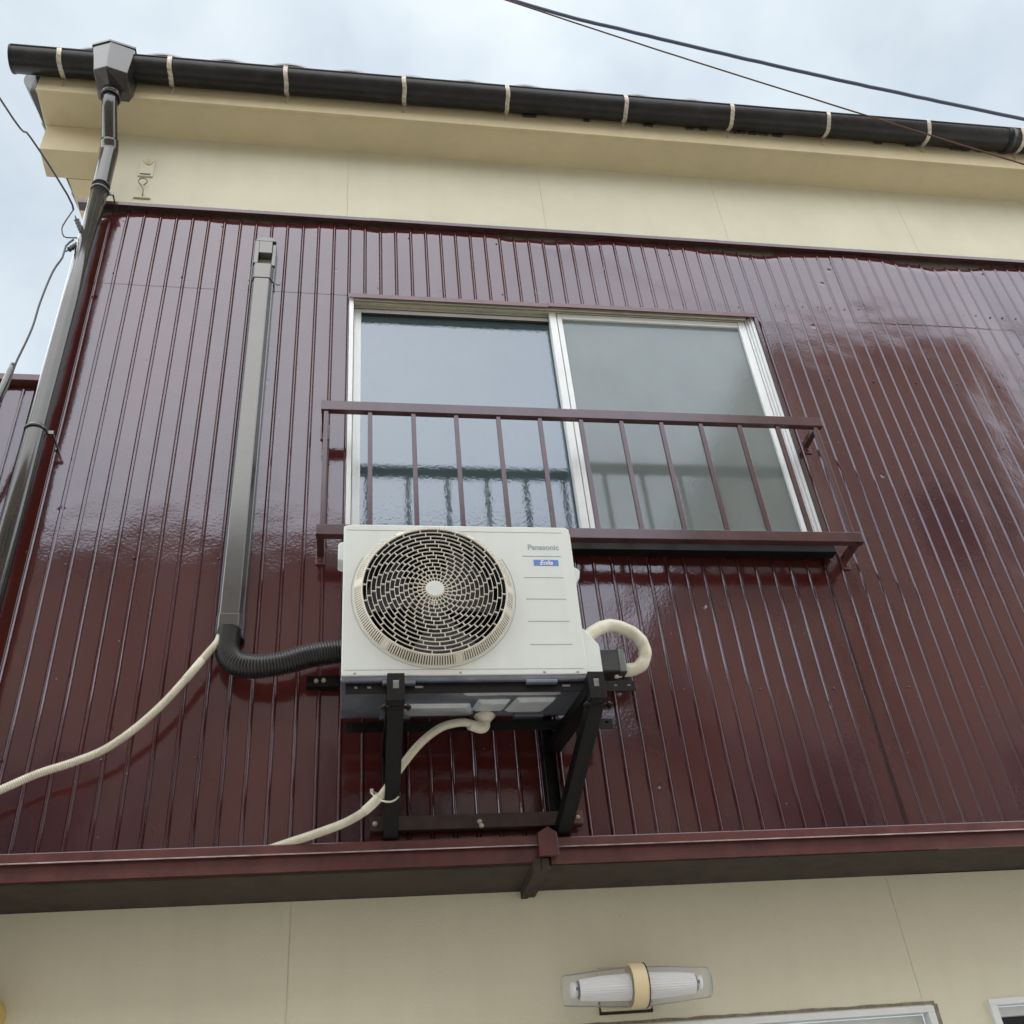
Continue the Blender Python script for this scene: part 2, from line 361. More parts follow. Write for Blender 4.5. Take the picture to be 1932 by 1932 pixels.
# soffit and fascia (slightly uneven)
MB().box(-1.555, 5.0, -.175, .20, 6.463, 6.50).build('eave_soffit', M_CREAM2, house, bevel=.004)
MB().box(-1.555, 5.0, -.196, -.176, 6.455, 6.66).build('fascia_board', M_CREAM2, house, bevel=.003)
# verge box at the gable end
MB().box(-1.545, -1.262, .005, .17, 6.256, 6.4625).build('verge_box', M_CREAM2, house, bevel=.003)
MB().add([(-1.44, .172, 6.256), (-1.25, .172, 6.256), (-1.25, 3.2, 7.0), (-1.44, 3.2, 7.0), (-1.44, .172, 6.462), (-1.25, .172, 6.462), (-1.25, 3.2, 7.5), (-1.44, 3.2, 7.5)],
         [(0, 3, 2, 1), (4, 5, 6, 7), (0, 1, 5, 4), (1, 2, 6, 5), (2, 3, 7, 6), (3, 0, 4, 7)]).build('verge_soffit', M_CREAM2, house)
MB().add([(-1.60, -.15, 6.50), (-1.555, -.15, 6.50), (-1.555, 3.2, 7.70), (-1.60, 3.2, 7.70), (-1.60, -.15, 6.68), (-1.555, -.15, 6.68), (-1.555, 3.2, 7.9), (-1.60, 3.2, 7.9)],
         [(0, 3, 2, 1), (4, 5, 6, 7), (0, 1, 5, 4), (1, 2, 6, 5), (2, 3, 7, 6), (3, 0, 4, 7)]).build('verge_board', M_GUT, house)
# roof with tiles
MB().add([(-1.6, -.2, 6.66), (5, -.2, 6.66), (5, 3.2, 7.9), (-1.6, 3.2, 7.9), (-1.6, -.2, 6.63), (5, -.2, 6.63), (5, 3.2, 7.87), (-1.6, 3.2, 7.87)],
         [(0, 1, 2, 3), (4, 7, 6, 5), (0, 4, 5, 1), (1, 5, 6, 2), (2, 6, 7, 3), (3, 7, 4, 0)]).build('roof', M_TILE, house)
def tile_mb():
    prof = []
    W = .30
    for k in range(13):
        x = W * k / 12 - W / 2; h = .028 * math.cos(min(1, abs(x) / .10) * math.pi / 2) if abs(x) < .10 else -.006
        prof.append((x, h))
    vs = []
    for y, z in ((-.07, 0), (.24, .112)):
        for x, h in prof: vs.append((x, y, z + h))
        for x, h in prof: vs.append((x, y, z + h - .014))
    n = 13; fs = []
    for k in range(12):
        fs += [(k, k + 1, 26 + k + 1, 26 + k), (13 + k, 39 + k, 39 + k + 1, 13 + k + 1), (k, 13 + k, 13 + k + 1, k + 1), (26 + k, 27 + k, 40 + k, 39 + k)]
    return vs, fs
vs, fs = tile_mb()
first = None
for i in range(21):
    x = -1.28 + i * .318
    if first is None:
        mb = MB(); o_ = Vector((x, -.20, 6.738)); mb.add([Vector(p) + o_ for p in vs], fs, False)
        first = mb.build('roof_tile', M_TILE, house, loc=tuple(o_ - woff(house)))
    else:
        dup(first, house, Vector((x, -.20 + random.uniform(-.004, .004), 6.738)) - woff(house))
vt = None
for i in range(9):
    y = -.12 + i * .30; c = Vector((-1.60, y, 6.62 + (y + .15) * .36))
    mb = MB(); mb.tube([c + Vector((0, -.02, -.007)), c + Vector((0, .27, .097))], [.055, .05], 14)
    if vt is None: vt = mb.build('verge_tile', M_TILE, house, loc=tuple(c - woff(house)))
    else: dup(vt, house, c - woff(house))

# bottom drip flashing of the siding, two lengths with the cap over the joint
for x0, x1, dz in ((-3.0, .648, .003), (.672, 5.0, -.004)):
    MB().prism([(.0, 2.699 + dz), (-.0585, 2.681 + dz), (-.0600, 2.678 + dz), (-.0600, 2.652 + dz), (-.0555, 2.652 + dz), (-.0555, 2.672 + dz), (.0, 2.690 + dz)], 0, x0, x1).build('drip_flashing', M_TRIM, house)
    MB().prism([(-.012, 2.676), (-.042, 2.670), (-.042, 2.602 + dz), (-.030, 2.602 + dz), (-.012, 2.62)], 0, x0, x1).build('flashing_skirt', M_TRIM, house)
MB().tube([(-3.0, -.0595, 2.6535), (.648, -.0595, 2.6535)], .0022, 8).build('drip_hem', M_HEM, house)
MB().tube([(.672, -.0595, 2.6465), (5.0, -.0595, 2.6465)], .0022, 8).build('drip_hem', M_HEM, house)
MB().prism([(.629, 2.613), (.693, 2.614), (.692, 2.688), (.663, 2.707), (.630, 2.688)], 1, -.078, -.062).build('joint_cap', M_TRIM, house, bevel=.002)
# underside of the overhang
MB().box(-3.0, .640, -.030, .30, 2.597, 2.615).build('overhang_soffit', M_SOFFB, house)
MB().box(.640, 2.02, -.030, .30, 2.595, 2.615).build('overhang_soffit', M_SOFFB, house)
MB().box(2.023, 5.0, -.030, .30, 2.599, 2.615).build('overhang_soffit', M_SOFFB, house)
MB().box(.611, .634, -.058, .2335, 2.570, 2.612).build('soffit_batten', M_SOFFB, house, bevel=.001)
MB().box(.636, .660, -.058, .2335, 2.574, 2.612).build('soffit_batten', M_SOFFB, house, bevel=.001)
# lower stucco wall
lw = [-3.0, -.148, 1.945, 5.0]
W1 = (.30, 1.972, .9, 2.164); W2 = (2.176, 3.3, .9, 2.172)
mbw = MB(); mbw.box(-3.0, -.1487, .235, .30, 0, 2.5955); mbw.build('lower_wall_panel', M_STUC, house)
mbw = MB(); mbw.box(-.1473, 1.9443, .235, .30, 2.164, 2.5955); mbw.box(-.1473, .30, .235, .30, 0, 2.164); mbw.box(.30, 1.9443, .235, .30, 0, .9); mbw.build('lower_wall_panel', M_STUC, house)
mbw = MB(); mbw.box(1.9457, 5.0, .235, .30, 2.172, 2.5955); mbw.box(1.972, 2.176, .235, .30, 0, 2.172); mbw.box(1.9457, 1.972, .235, .30, 2.164, 2.172); mbw.box(2.176, 5.0, .235, .30, 0, .9); mbw.box(3.3, 5, .235, .3, .9, 2.172); mbw.build('lower_wall_panel', M_STUC, house)
MB().box(-3.0, 5.0, .2385, .2995, 2.19, 2.5945).build('lower_wall_core', M_STUC, house)
# mortar line above the first lower window (uneven)
vs = []; fs = []; n = 60
for i in range(n + 1):
    x = .25 + i * (1.985 - .25) / n
    vs += [(x, .2335, 2.170), (x, .2335, 2.179 + .0035 * noise.noise(Vector((x * 14, 0, 0))) + .002 * noise.noise(Vector((x * 40, 1, 0))))]
for i in range(n): fs.append((2 * i, 2 * i + 2, 2 * i + 3, 2 * i + 1))
MB().add(vs, fs).build('mortar_strip', M_PATCH, house)
vs = []; fs = []
for i in range(n + 1):
    z = 2.17 - i * 1.2 / n
    vs += [(1.9745, .2335, z), (1.994 + .006 * noise.noise(Vector((z * 12, 5, 0))), .2335, z)]
for i in range(n): fs.append((2 * i, 2 * i + 2, 2 * i + 3, 2 * i + 1))
MB().add(vs, fs).build('mortar_strip', M_PATCH, house)

def lower_window(x0, x1, z0, z1):
    w = MB(); w.box(x0, x1, .222, .262, z1 - .020, z1); w.box(x0, x1, .222, .262, z0, z0 + .03)
    w.box(x0, x0 + .026, .222, .262, z0 + .03, z1 - .020); w.box(x1 - .026, x1, .222, .262, z0 + .03, z1 - .020)
    o = w.build('lower_window', M_ALU, house, bevel=.0015)
    MB().box(x0 + .026, x1 - .026, .288, .296, z0 + .03, z1 - .02).build('window_pane', M_GLLOW, o)
    h = MB(); h.box(x0 + .026, x1 - .026, .264, .2865, z1 - .05, z1 - .021); h.box(x0 + .026, x0 + .05, .264, .2865, z0 + .03, z1 - .05); h.box(x1 - .05, x1 - .026, .264, .2865, z0 + .03, z1 - .05)
    h.build('sash_frame', M_ALU, o, bevel=.0015)
lower_window(*W1); lower_window(*W2)

# ------------------------------------------------------------------ upper window
ww = MB(); ww.box(.004, 1.984, -.014, .105, 3.872, 3.905)
win = ww.build('window', M_ALU, house, bevel=.002)           # sill frame is the base part
win['label'] = 'two-pane sliding window with white frame and patterned glass'
hf = MB()
for y0, y1, z in ((-.014, -.008, 5.236), (.004, .009, 5.238), (.034, .0385, 5.238), (.066, .105, 5.232), (-.0079, .0655, 5.2525)): hf.box(.026, 1.946, y0, y1, z, 5.256)
hf.build('head_frame', M_ALU2, win, bevel=.0015)
jb = MB(); jb.box(.004, .024, -.014, .105, 3.905, 5.256); jb.build('jamb', M_ALU, win, bevel=.0015)
jb = MB()
for x0, x1, y0 in ((1.948, 1.958, .004), (1.960, 1.970, -.004), (1.972, 1.984, -.014)): jb.box(x0, x1, y0, .105, 3.905, 5.256)
jb.build('jamb', M_ALU, win, bevel=.001)
jb = MB(); jb.box(1.9845, 1.990, -.02, .05, 3.86, 5.256); jb.build('jamb_seal', M_GASK, win)
# outer (right) sash
sa = MB(); sa.box(.952, .986, .006, .032, 3.905, 5.238); sa.box(.990, 1.014, .010, .034, 3.905, 5.238); sa.box(1.908, 1.945, .006, .034, 3.905, 5.238); sa.box(1.014, 1.908, .010, .030, 5.205, 5.238); sa.box(1.014, 1.908, .010, .030, 3.905, 3.96)
sa.build('right_sash', M_ALU, win, bevel=.003)
MB().box(1.014, 1.908, .0205, .0255, 3.96, 5.205).build('right_pane', M_GLR, win)
sa = MB(); sa.box(.026, .060, .040, .064, 3.905, 5.236); sa.box(.955, 1.0, .040, .064, 3.905, 5.236); sa.box(.060, .955, .040, .064, 5.212, 5.236); sa.box(.060, .955, .040, .064, 3.905, 3.96)
sa.build('left_sash', M_ALU, win, bevel=.003)
gk = MB(); gk.box(.060, .955, .0405, .0445, 5.200, 5.2115); gk.build('left_gasket', M_GASK, win)
MB().box(.060, .955, .050, .055, 3.96, 5.212).build('left_pane', M_GLL, win)
MB().box(.0, 1.99, .12, .14, 3.86, 5.27).build('curtain', M_ALU2, win)
# projecting sill box below
MB().box(-.01, 1.992, -.058, -.010, 3.808, 3.846).build('sill_cover', M_BLACK, house, bevel=.002)
MB().prism([(-.02, 3.872), (-.066, 3.858), (-.066, 3.848), (-.02, 3.848)], 0, -.01, 1.992).build('sill_flashing', M_TRIM, house)

# ================================================================== ANNEX (left)
annex = thing('annex_building', 'lower brown ribbed annex left of the grey downpipe', 'building', (-2.5, .3, 0))
for a, b in ((-40, -29), (-29, -16)):
    px = []
    for i in range(a, b):
        x = i * .078 + .02; px += [(x - .008, .0206), (x - .0055, .0185), (x - .003, .0155), (x + .003, .0155), (x + .0055, .0185), (x + .008, .0206), (x + .04, .02)]
    nz = 30; W_ = len(px); vs = []; fs = []
    for k in range(nz + 1):
        z = 2.70 + (4.635 - 2.70) * k / nz
        for x, y in px: vs.append((x, y + .002 * noise.noise(Vector((x * 2, z, 7))), z))
    for k in range(nz):
        for q in range(W_ - 1): fs.append((k * W_ + q, k * W_ + q + 1, (k + 1) * W_ + q + 1, (k + 1) * W_ + q))
    mb = MB(); mb.add(vs, fs, True); o = mb.build('siding_sheet', M_SID, annex, fixn=False); o.data.set_sharp_from_angle(angle=math.radians(28))
MB().box(-5.0, -1.238, -.014, .10, 4.648, 4.682).build('parapet_cap', M_TRIM, annex, bevel=.002)
MB().box(-5.0, -1.238, .030, .5, 0, 4.645).build('wall', M_SOFFB, annex)
MB().box(-5.0, -3.05, .0, .028, 2.6, 2.70).build('drip_flashing', M_TRIM, annex)

# ================================================================== GUTTER
gut = thing('roof_gutter', 'dark half-round eaves gutter running under the roof edge', 'gutter', (1.2, -.27, 6.62))
def gz(x): return 6.598 + .010 * (x + 1.65) / 5.5 * 4
GR = .072
def gutter_piece(x0, x1):
    vs = []; fs = []; K = max(2, int((x1 - x0) / .2)) + 1; n = 18
    for i in range(K):
        x = x0 + (x1 - x0) * i / (K - 1)
        for k in range(n + 1):
            a = math.pi + math.pi * k / n; vs.append((x, -.267 + GR * math.cos(a), gz(x) + GR * 1.0 * math.sin(a)))
        for k in range(n, -1, -1):
            a = math.pi + math.pi * k / n; vs.append((x, -.267 + (GR - .003) * math.cos(a), gz(x) + (GR - .003) * math.sin(a)))
    W_ = 2 * (n + 1)
    for i in range(K - 1):
        for k in range(W_): fs.append((i * W_ + k, i * W_ + (k + 1) % W_, (i + 1) * W_ + (k + 1) % W_, (i + 1) * W_ + k))
    mb = MB(); mb.add(vs, fs, True)
    mb.tube([(x0, -.267 - GR, gz(x0)), (x1, -.267 - GR, gz(x1))], .0055, 8)
    o = mb.build('trough', M_GUT, gut); o.data.set_sharp_from_angle(angle=math.radians(40)); return o
gutter_piece(-1.665, 3.80); gutter_piece(3.805, 5.2)
ec = MB(); n = 18
pts = [(-.267 + (GR + .003) * math.cos(math.pi + math.pi * k / n), gz(-1.66) + (GR + .003) * math.sin(math.pi + math.pi * k / n)) for k in range(n + 1)]
ec.prism(pts, 0, -1.674, -1.664); ec.build('end_cap', M_GUT, gut)
MB().ring((3.80, -.267, gz(3.8)), GR + .002, .003, axis=0, n=20, m=6, a0=math.pi, a1=2 * math.pi, ry=.03).build('joint_sleeve', M_GUT, gut)
for k, x in enumerate((-1.459, -.934, -.362, .244, .793, 1.446, 2.053, 2.624, 3.24, 3.84)):
    x += .02; b = MB()
    zz = gz(x); vs = []; fs = []; n = 20; hw = .011
    for q in range(n + 1):
        a = math.pi - .12 + (math.pi * 1.0) * q / n
        tw = .0016 * math.sin(q * .7 + k)
        for dx in (-hw + tw, hw + tw):
            for rr in (GR + .001, GR + .005): vs.append((x + dx + .010 * (q / n), -.267 + rr * math.cos(a), zz + rr * math.sin(a)))
    for q in range(n):
        i = q * 4
        fs += [(i, i + 4, i + 5, i + 1), (i + 2, i + 3, i + 7, i + 6), (i + 1, i + 5, i + 7, i + 3), (i, i + 2, i + 6, i + 4)]
    b.add(vs, fs, False)
    b.box(x - .010, x + .012, -.267 - GR - .004, -.267 - GR + .018, zz - .002, zz + .008)
    b.bar((x + .012, -.21, zz - .05), (x + .002, -.198, zz - .10), .006, .004)
    b.build('gutter_strap', M_STRAP, gut)

db = MB()
for k in range(26):
    x = random.uniform(.9, 3.8); L_ = random.uniform(.012, .06); z = 6.560 + .010 * (x - .9)
    db.box(x, x + L_, -.212, -.200, z - random.uniform(-.002, .002), z + .012)
db.build('leaf_debris', M_GASK, gut, kind='stuff')
# ================================================================== DOWNPIPE
dp = thing('downpipe', 'glossy grey-brown round downpipe with a funnel box at the house corner', 'downpipe', (-1.17, -.1, 2.7))
hp = MB()
# hexagon-fronted funnel box: two slanted front faces meeting at a ridge
A = [(-1.285, -.205, 6.650), (-1.284, -.350, 6.644), (-1.192, -.392, 6.625), (-1.081, -.350, 6.644), (-1.081, -.205, 6.650)]
B = [(-1.258, -.205, 6.440), (-1.250, -.350, 6.418), (-1.180, -.386, 6.398), (-1.090, -.350, 6.412), (-1.086, -.205, 6.440)]
Cc = [(-1.245, -.205, 6.392), (-1.238, -.262, 6.386), (-1.180, -.280, 6.384), (-1.108, -.262, 6.386), (-1.100, -.205, 6.392)]
vs = A + B + Cc; fs = [tuple(range(5))]
for q in (0, 5):
    for k in range(5): fs.append((q + k, q + (k + 1) % 5, q + 5 + (k + 1) % 5, q + 5 + k))
fs.append((14, 13, 12, 11, 10)); hp.add(vs, fs); hp.build('funnel_box', M_PIPE, dp, bevel=.004)
lid = MB(); lid.add([(x + (.004 if x > -1.18 else -.004), y - (.004 if y < -.3 else 0), z + dz) for dz in (-.014, .004) for x, y, z in A],
                    [(4, 3, 2, 1, 0), (5, 6, 7, 8, 9)] + [(k, (k + 1) % 5, 5 + (k + 1) % 5, 5 + k) for k in range(5)]); lid.build('funnel_rim', M_PIPE, dp, bevel=.002)
sock = MB(); sock.tube([(-1.178, -.250, 6.41), (-1.176, -.250, 6.345)], .046, 28); sock.ring((-1.176, -.250, 6.345), .044, .006, axis=2, n=28); sock.build('socket', M_PIPE, dp)
path = spline([(-1.176, -.250, 6.36), (-1.175, -.248, 6.32), (-1.174, -.236, 6.285), (-1.172, -.19, 6.225), (-1.170, -.125, 6.145), (-1.169, -.112, 6.115), (-1.168, -.108, 6.08)], .008)
MB().tube(path, .0365, 28).build('offset_pipe', M_PIPE, dp)
sock = MB(); sock.tube(spline([(-1.1702, -.138, 6.162), (-1.1694, -.118, 6.13), (-1.169, -.108, 6.095), (-1.169, -.106, 5.98), (-1.168, -.104, 5.83)], .01), .0415, 28); sock.build('elbow', M_PIPE, dp)
MB().tube([(-1.168, -.104, 5.86), (-1.170, -.10, 5.0), (-1.174, -.10, 4.2), (-1.180, -.10, 2.72)], .0385, 32).build('pipe', M_PIPE, dp)
for z in (5.80, 4.30):
    xx = -1.168 - .012 * (5.86 - z) / 3.1; c = MB(); c.ring((xx, -.103, z), .0405, .0022, axis=2, n=28, m=6, ry=.008)
    c.box(xx + .030, xx + .062, -.095, -.088, z - .008, z + .008); c.bar((xx + .058, -.092, z), (xx + .062, -.0, z - .01), .006, .008); c.build('pipe_clamp', M_DUCTC, dp)

# ================================================================== CONDUIT COVER
cc = thing('pipe_cover', 'flat dark plastic pipe cover running down the wall left of the window', 'pipe cover', (-.39, -.03, 3.43))
P = [(-.439, .0), (-.441, -.004), (-.439, -.035), (-.428, -.058), (-.424, -.060), (-.366, -.060), (-.361, -.058), (-.352, -.040), (-.350, -.034), (-.345, -.033), (-.343, -.004), (-.345, .0)]
MB().prism(P, 2, 3.50, 5.335).build('cover_channel', M_DUCTC, cc, bevel=.0015)
MB().prism([(p[0] + (.002 if p[0] > -.39 else -.002), p[1] - (.002 if p[1] < -.01 else 0)) for p in P], 2, 3.43, 3.512).build('bottom_joint', M_DUCTC, cc, bevel=.002)
cp = MB(); P2 = [(p[0] + (.0035 if p[0] > -.39 else -.0035), p[1] - (.003 if p[1] < -.01 else 0)) for p in P]
cp.prism(P2, 2, 5.30, 5.40)
cp.box(-.4395, -.419, -.062, 0, 5.40, 5.56); cp.box(-.359, -.342, -.050, 0, 5.40, 5.56); cp.box(-.419, -.359, -.062, 0, 5.475, 5.56)
cp.prism([(-.4395, 5.56), (-.342, 5.56), (-.352, 5.585), (-.372, 5.592), (-.415, 5.592), (-.432, 5.585)], 1, -.061, 0)
cp.build('end_cap', M_DUCTC, cc, bevel=.003)
MB().box(-.419, -.359, -.020, 0, 5.40, 5.475).build('cap_opening', M_ALU2, cc)
MB().box(-.462, -.440, -.004, 0, 5.31, 5.44).build('mounting_plate', M_DUCTC, cc, bevel=.001); sp = MB(); sp.box(-.342, -.322, -.004, 0, 5.31, 5.40); sp.box(-.3405, -.3215, -.004, -.001, 5.33, 5.335); sp.ring((-.325, -.008, 5.33), .010, .0015, axis=1, n=12, m=5, a0=3.3, a1=6.2); sp.build('mounting_plate', M_DUCTC, cc, bevel=.001)
rim = MB()
P3 = [(p[0] + (.003 if p[0] > -.39 else -.003), p[1] - (.003 if p[1] < -.01 else 0)) for p in P]
rim.prism(P3, 2, 3.424, 3.436); rim.build('bottom_gasket', M_GASK, cc)

def corrugated(name, pts, r, dr, pitch, m_, parent=None, n=16):
    path = resample(spline(pts, pitch / 3), pitch / 4); R = []
    for i in range(len(path)): R.append(r + dr * (1 if i % 4 in (0, 1) else -1))
    return MB().tube(path, R, n, smooth=True).build(name, m_, parent)

dk = corrugated('flexible_duct', [(-.392, -.040, 3.45), (-.392, -.050, 3.40), (-.385, -.065, 3.345), (-.350, -.085, 3.297), (-.285, -.098, 3.279), (-.205, -.102, 3.287), (-.110, -.098, 3.318), (-.02, -.092, 3.336), (.06, -.088, 3.338)], .039, .0030, .0098, M_DUCT, n=28)
tag(dk, 'black corrugated duct curving from the pipe cover to behind the white unit', 'duct')

# hoses
h1 = thing('left_hose', 'ivory corrugated hose leaving the pipe cover and sagging to the left', 'hose', (-.44, -.08, 3.39)); h1.name = 'drain_hose'
corrugated('hose_body', [(-.418, -.052, 3.43), (-.424, -.075, 3.385), (-.460, -.085, 3.322), (-.519, -.09, 3.226), (-.570, -.09, 3.153), (-.642, -.09, 3.070), (-.728, -.09, 2.996), (-.816, -.09, 2.954), (-.918, -.09, 2.917), (-1.016, -.09, 2.868), (-1.12, -.09, 2.82), (-1.3, -.09, 2.76)], .0125, .0012, .0065, M_HOSE, h1, 12)
MB().tube([(-.466, -.0855, 3.311), (-.49, -.087, 3.272), (-.512, -.0885, 3.237)], .0142, 14).build('hose_sleeve', M_HOSE, h1)
h2 = thing('drain_hose', 'ivory corrugated hose dropping from under the white unit to the ledge', 'hose', (.45, -.2, 3.0))
corrugated('hose_body', [(.452, -.185, 3.010), (.425, -.20, 3.008), (.385, -.21, 3.010), (.318, -.22, 2.988), (.250, -.22, 2.934), (.190, -.21, 2.862), (.135, -.185, 2.790), (.085, -.16, 2.748), (.020, -.125, 2.722), (-.070, -.085, 2.704), (-.150, -.050, 2.692), (-.230, -.030, 2.674), (-.32, -.02, 2.65)], .0125, .0012, .0065, M_HOSE, h2, 12)
el = MB(); el.lathe([(.001, .046), (.034, .044), (.036, .040), (.024, .028), (.018, .018)], (.470, -.180, 3.004), 2, 24); el.tube(spline([(.470, -.180, 3.03), (.468, -.181, 3.008), (.452, -.185, 3.000), (.415, -.20, 3.006)], .004), [.0175] * 4 + [.016] * 40 if False else .0165, 16); el.build('drain_elbow', M_HOSE, h2)
MB().tube(spline([(.125, -.178, 2.782), (.100, -.168, 2.760), (.078, -.157, 2.744)], .01), .0150, 14).build('hose_sleeve', M_HOSE, h2)

# ================================================================== AC UNIT
AX, AY, AZ = .3855, -.292, 3.052
ac = thing('air_conditioner', 'white outdoor air conditioner unit with round fan guard on black wall brackets', 'air conditioner', (0, 0, 0))
# local frame: x right, y back, z up with origin at bottom centre of the unit
HW, HD, H = .3855, .146, .572
FC = (-.092, .305); FR = .2575
body = MB()
body.box(-HW, -HW + .003, -HD + .012, HD, .012, H - .004); body.box(HW - .003, HW, -HD + .012, HD, .012, H - .004)
body.box(-HW, HW, -HD + .012, HD, H - .006, H - .001); body.box(-HW, HW, HD - .003, HD, .012, H - .006)
body.build('casing', M_AC, ac, bevel=.002)
# front panel with round opening
n = 96; fr = MB(); vs = []
def rectpt(a):
    c, s = math.cos(a), math.sin(a); best = 1e9
    x0, x1, z0, z1 = -HW - FC[0], HW - FC[0], .016 - FC[1], H - FC[1]
    for lim, dd in ((x1, c), (x0, c), (z1, s), (z0, s)):
        if abs(dd) > 1e-9 and lim / dd > 0: best = min(best, lim / dd)
    return (FC[0] + c * best, FC[1] + s * best)
angs = sorted(set([2 * math.pi * k / n for k in range(n)] + [math.atan2(z - FC[1], x - FC[0]) % (2 * math.pi) for x in (-HW, HW) for z in (.016, H)]))
n = len(angs); rc = .017
for yy in (-HD, -HD + .016):
    for a in angs: vs.append((FC[0] + FR * math.cos(a), yy, FC[1] + FR * math.sin(a)))
    for a in angs:
        p = list(rectpt(a))
        # rounded corners
        for cx, cz, sx, sz in ((HW - rc, H - rc, 1, 1), (-HW + rc, H - rc, -1, 1)):
            if (p[0] - cx) * sx > 0 and (p[1] - cz) * sz > 0:
                d = Vector((p[0] - cx, p[1] - cz)).normalized() * rc; p = [cx + d.x, cz + d.y]
        vs.append((p[0], yy, p[1]))
fs = []
for k in range(n):
    j = (k + 1) % n
    fs += [(k, j, n + j, n + k), (2 * n + k, 3 * n + k, 3 * n + j, 2 * n + j), (n + k, n + j, 3 * n + j, 3 * n + k), (k, 2 * n + k, 2 * n + j, j)]
fr.add(vs, fs); fp = fr.build('front_panel', M_AC, ac, bevel=.004, seg=3)
gl = MB()
for z in (.453, .369, .287, .204, .120): gl.box(.596 - AX - (.453 - z) * .008, .728 - AX + (.453 - z) * .012, -HD - .0008, -HD + .001, z - .0012, z + .0012)
gl.box(-.375, .355, -HD - .0008, -HD + .001, H - .024, H - .0225); gl.box(-.375, .372, -HD - .0008, -HD + .001, .0345, .036)
gl.build('panel_grooves', M_LINE, fp)
gl = MB(); gl.ring((FC[0], -HD - .0006, FC[1]), .2672, .0009, axis=1, n=96, m=4, a0=-math.pi * 1.17, a1=math.pi * .17); gl.build('guard_seam', M_LINE, fp)
# bell interior
be = MB(); be.lathe([(FR, -HD + .004), (.238, -HD + .03), (.236, .06)], (FC[0], 0, FC[1]), 1, 64); be.build('fan_shroud', M_ACDARK, ac)
MB().box(-HW + .01, HW - .01, .085, .12, .03, H - .02).build('heat_exchanger', M_ACDARK, ac)
MB().box(-.345, .19, -HD + .019, -HD + .021, .03, H - .015) if False else None
fan = MB(); fan.lathe([(.001, -.075), (.040, -.072), (.052, -.06), (.055, .0)], (FC[0], 0, FC[1]), 1, 28)
for b in range(3):
    vs = []; fs = []; t0 = b * 2 * math.pi / 3 + math.radians(250)
    for i in range(7):
        rr = .05 + .175 * i / 6
        for k in range(9):
            tt = t0 + (k / 8) * (1.05 + .25 * i / 6) - .22 * i / 6; y = -.015 - .075 * (k / 8) + .012 * math.sin(k / 8 * math.pi)
            vs.append((FC[0] + rr * math.cos(tt), y, FC[1] + rr * math.sin(tt)))
    for i in range(6):
        for k in range(8): fs.append((i * 9 + k, i * 9 + k + 1, (i + 1) * 9 + k + 1, (i + 1) * 9 + k))
    fan.add(vs, fs, True)
fan.build('fan', M_FAN, ac, fixn=False)
# guard: hub, rings, staggered spokes, slotted flank
YG = -HD - .030; YB = -HD - .001; GRD = .2335
hub = MB(); hub.lathe([(.001, YG - .004), (.026, YG - .004), (.0305, YG - .001), (.031, YG + .008)], (FC[0], 0, FC[1]), 1, 40); gd = hub.build('fan_guard', M_ACP, ac); 
hubp = MB(); hubp.lathe([(.0005, YG - .0048), (.0275, YG - .0046)], (FC[0], 0, FC[1]), 1, 40); hubp.build('hub_disc', M_AC, gd)
radii = [.0415 + i * (GRD - .0415) / 13 for i in range(14)]
for r_ in radii: MB().ring((FC[0], YG + .003, FC[1]), r_, .0011 if r_ < GRD - .001 else .0026, axis=1, n=96, m=6, ry=.0045).build('guard_ring', M_ACP, gd)
rb = MB(); rr_ = [.030] + radii
for i, (ra, rbb) in enumerate(zip(rr_, rr_[1:])):
    N_ = 24
    for k in range(N_):
        a = 2 * math.pi * (k + .28 * i) / N_ + .02
        c, s_ = math.cos(a), math.sin(a); t = .0013
        rb.bar((FC[0] + c * ra, YG + .003, FC[1] + s_ * ra), (FC[0] + c * rbb, YG + .003, FC[1] + s_ * rbb), .0026, .0075, up=(0, 1, 0))
rb.build('guard_spokes', M_ACP, gd, kind='stuff')
fl = MB(); RO = .2605
NB = 190
def fpt(a, t): rr = GRD + .001 + (RO - GRD) * t; return Vector((FC[0] + rr * math.cos(a), YG + .002 + (YB - YG) * t, FC[1] + rr * math.sin(a)))
for k in range(NB):
    a = 2 * math.pi * k / NB; w = .55 * math.pi / NB * 1.0
    if k % 30 in (0, 1, 2): w = math.pi / NB * 1.02
    vs = [fpt(a - w, .05), fpt(a + w, .05), fpt(a + w, .86), fpt(a - w, .86)]
    vs += [p + Vector((0, .004, 0)) - Vector((math.cos(a), 0, math.sin(a))) * .003 for p in vs]
    fl.add(vs, [(0, 1, 2, 3), (4, 7, 6, 5), (0, 4, 5, 1), (1, 5, 6, 2), (2, 6, 7, 3), (3, 7, 4, 0)])
fl.build('flank_slats', M_ACP, gd, kind='stuff')
fl = MB(); nn = 96; vs = []; fs = []
for t0_, t1_ in ((-.04, .10), (.84, 1.10)):
    b0 = len(vs)
    for k in range(nn):
        a = 2 * math.pi * k / nn; vs += [fpt(a, t0_), fpt(a, t1_)]
    for k in range(nn): j = (k + 1) % nn; fs.append((b0 + 2 * k, b0 + 2 * j, b0 + 2 * j + 1, b0 + 2 * k + 1))
fl.add(vs, fs, True); fl.build('guard_rim', M_ACP, gd, fixn=False)
fl = MB(); vs = []; fs = []
for k in range(nn):
    a = 2 * math.pi * k / nn; d = Vector((math.cos(a), 0, math.sin(a))) * .006
    vs += [fpt(a, .0) - d + Vector((0, .006, 0)), fpt(a, .98) - d + Vector((0, .008, 0))]
for k in range(nn): j = (k + 1) % nn; fs.append((2 * k, 2 * j, 2 * j + 1, 2 * k + 1))
fl.add(vs, fs, True); fl.build('flank_backing', M_ACDARK, gd, fixn=False)
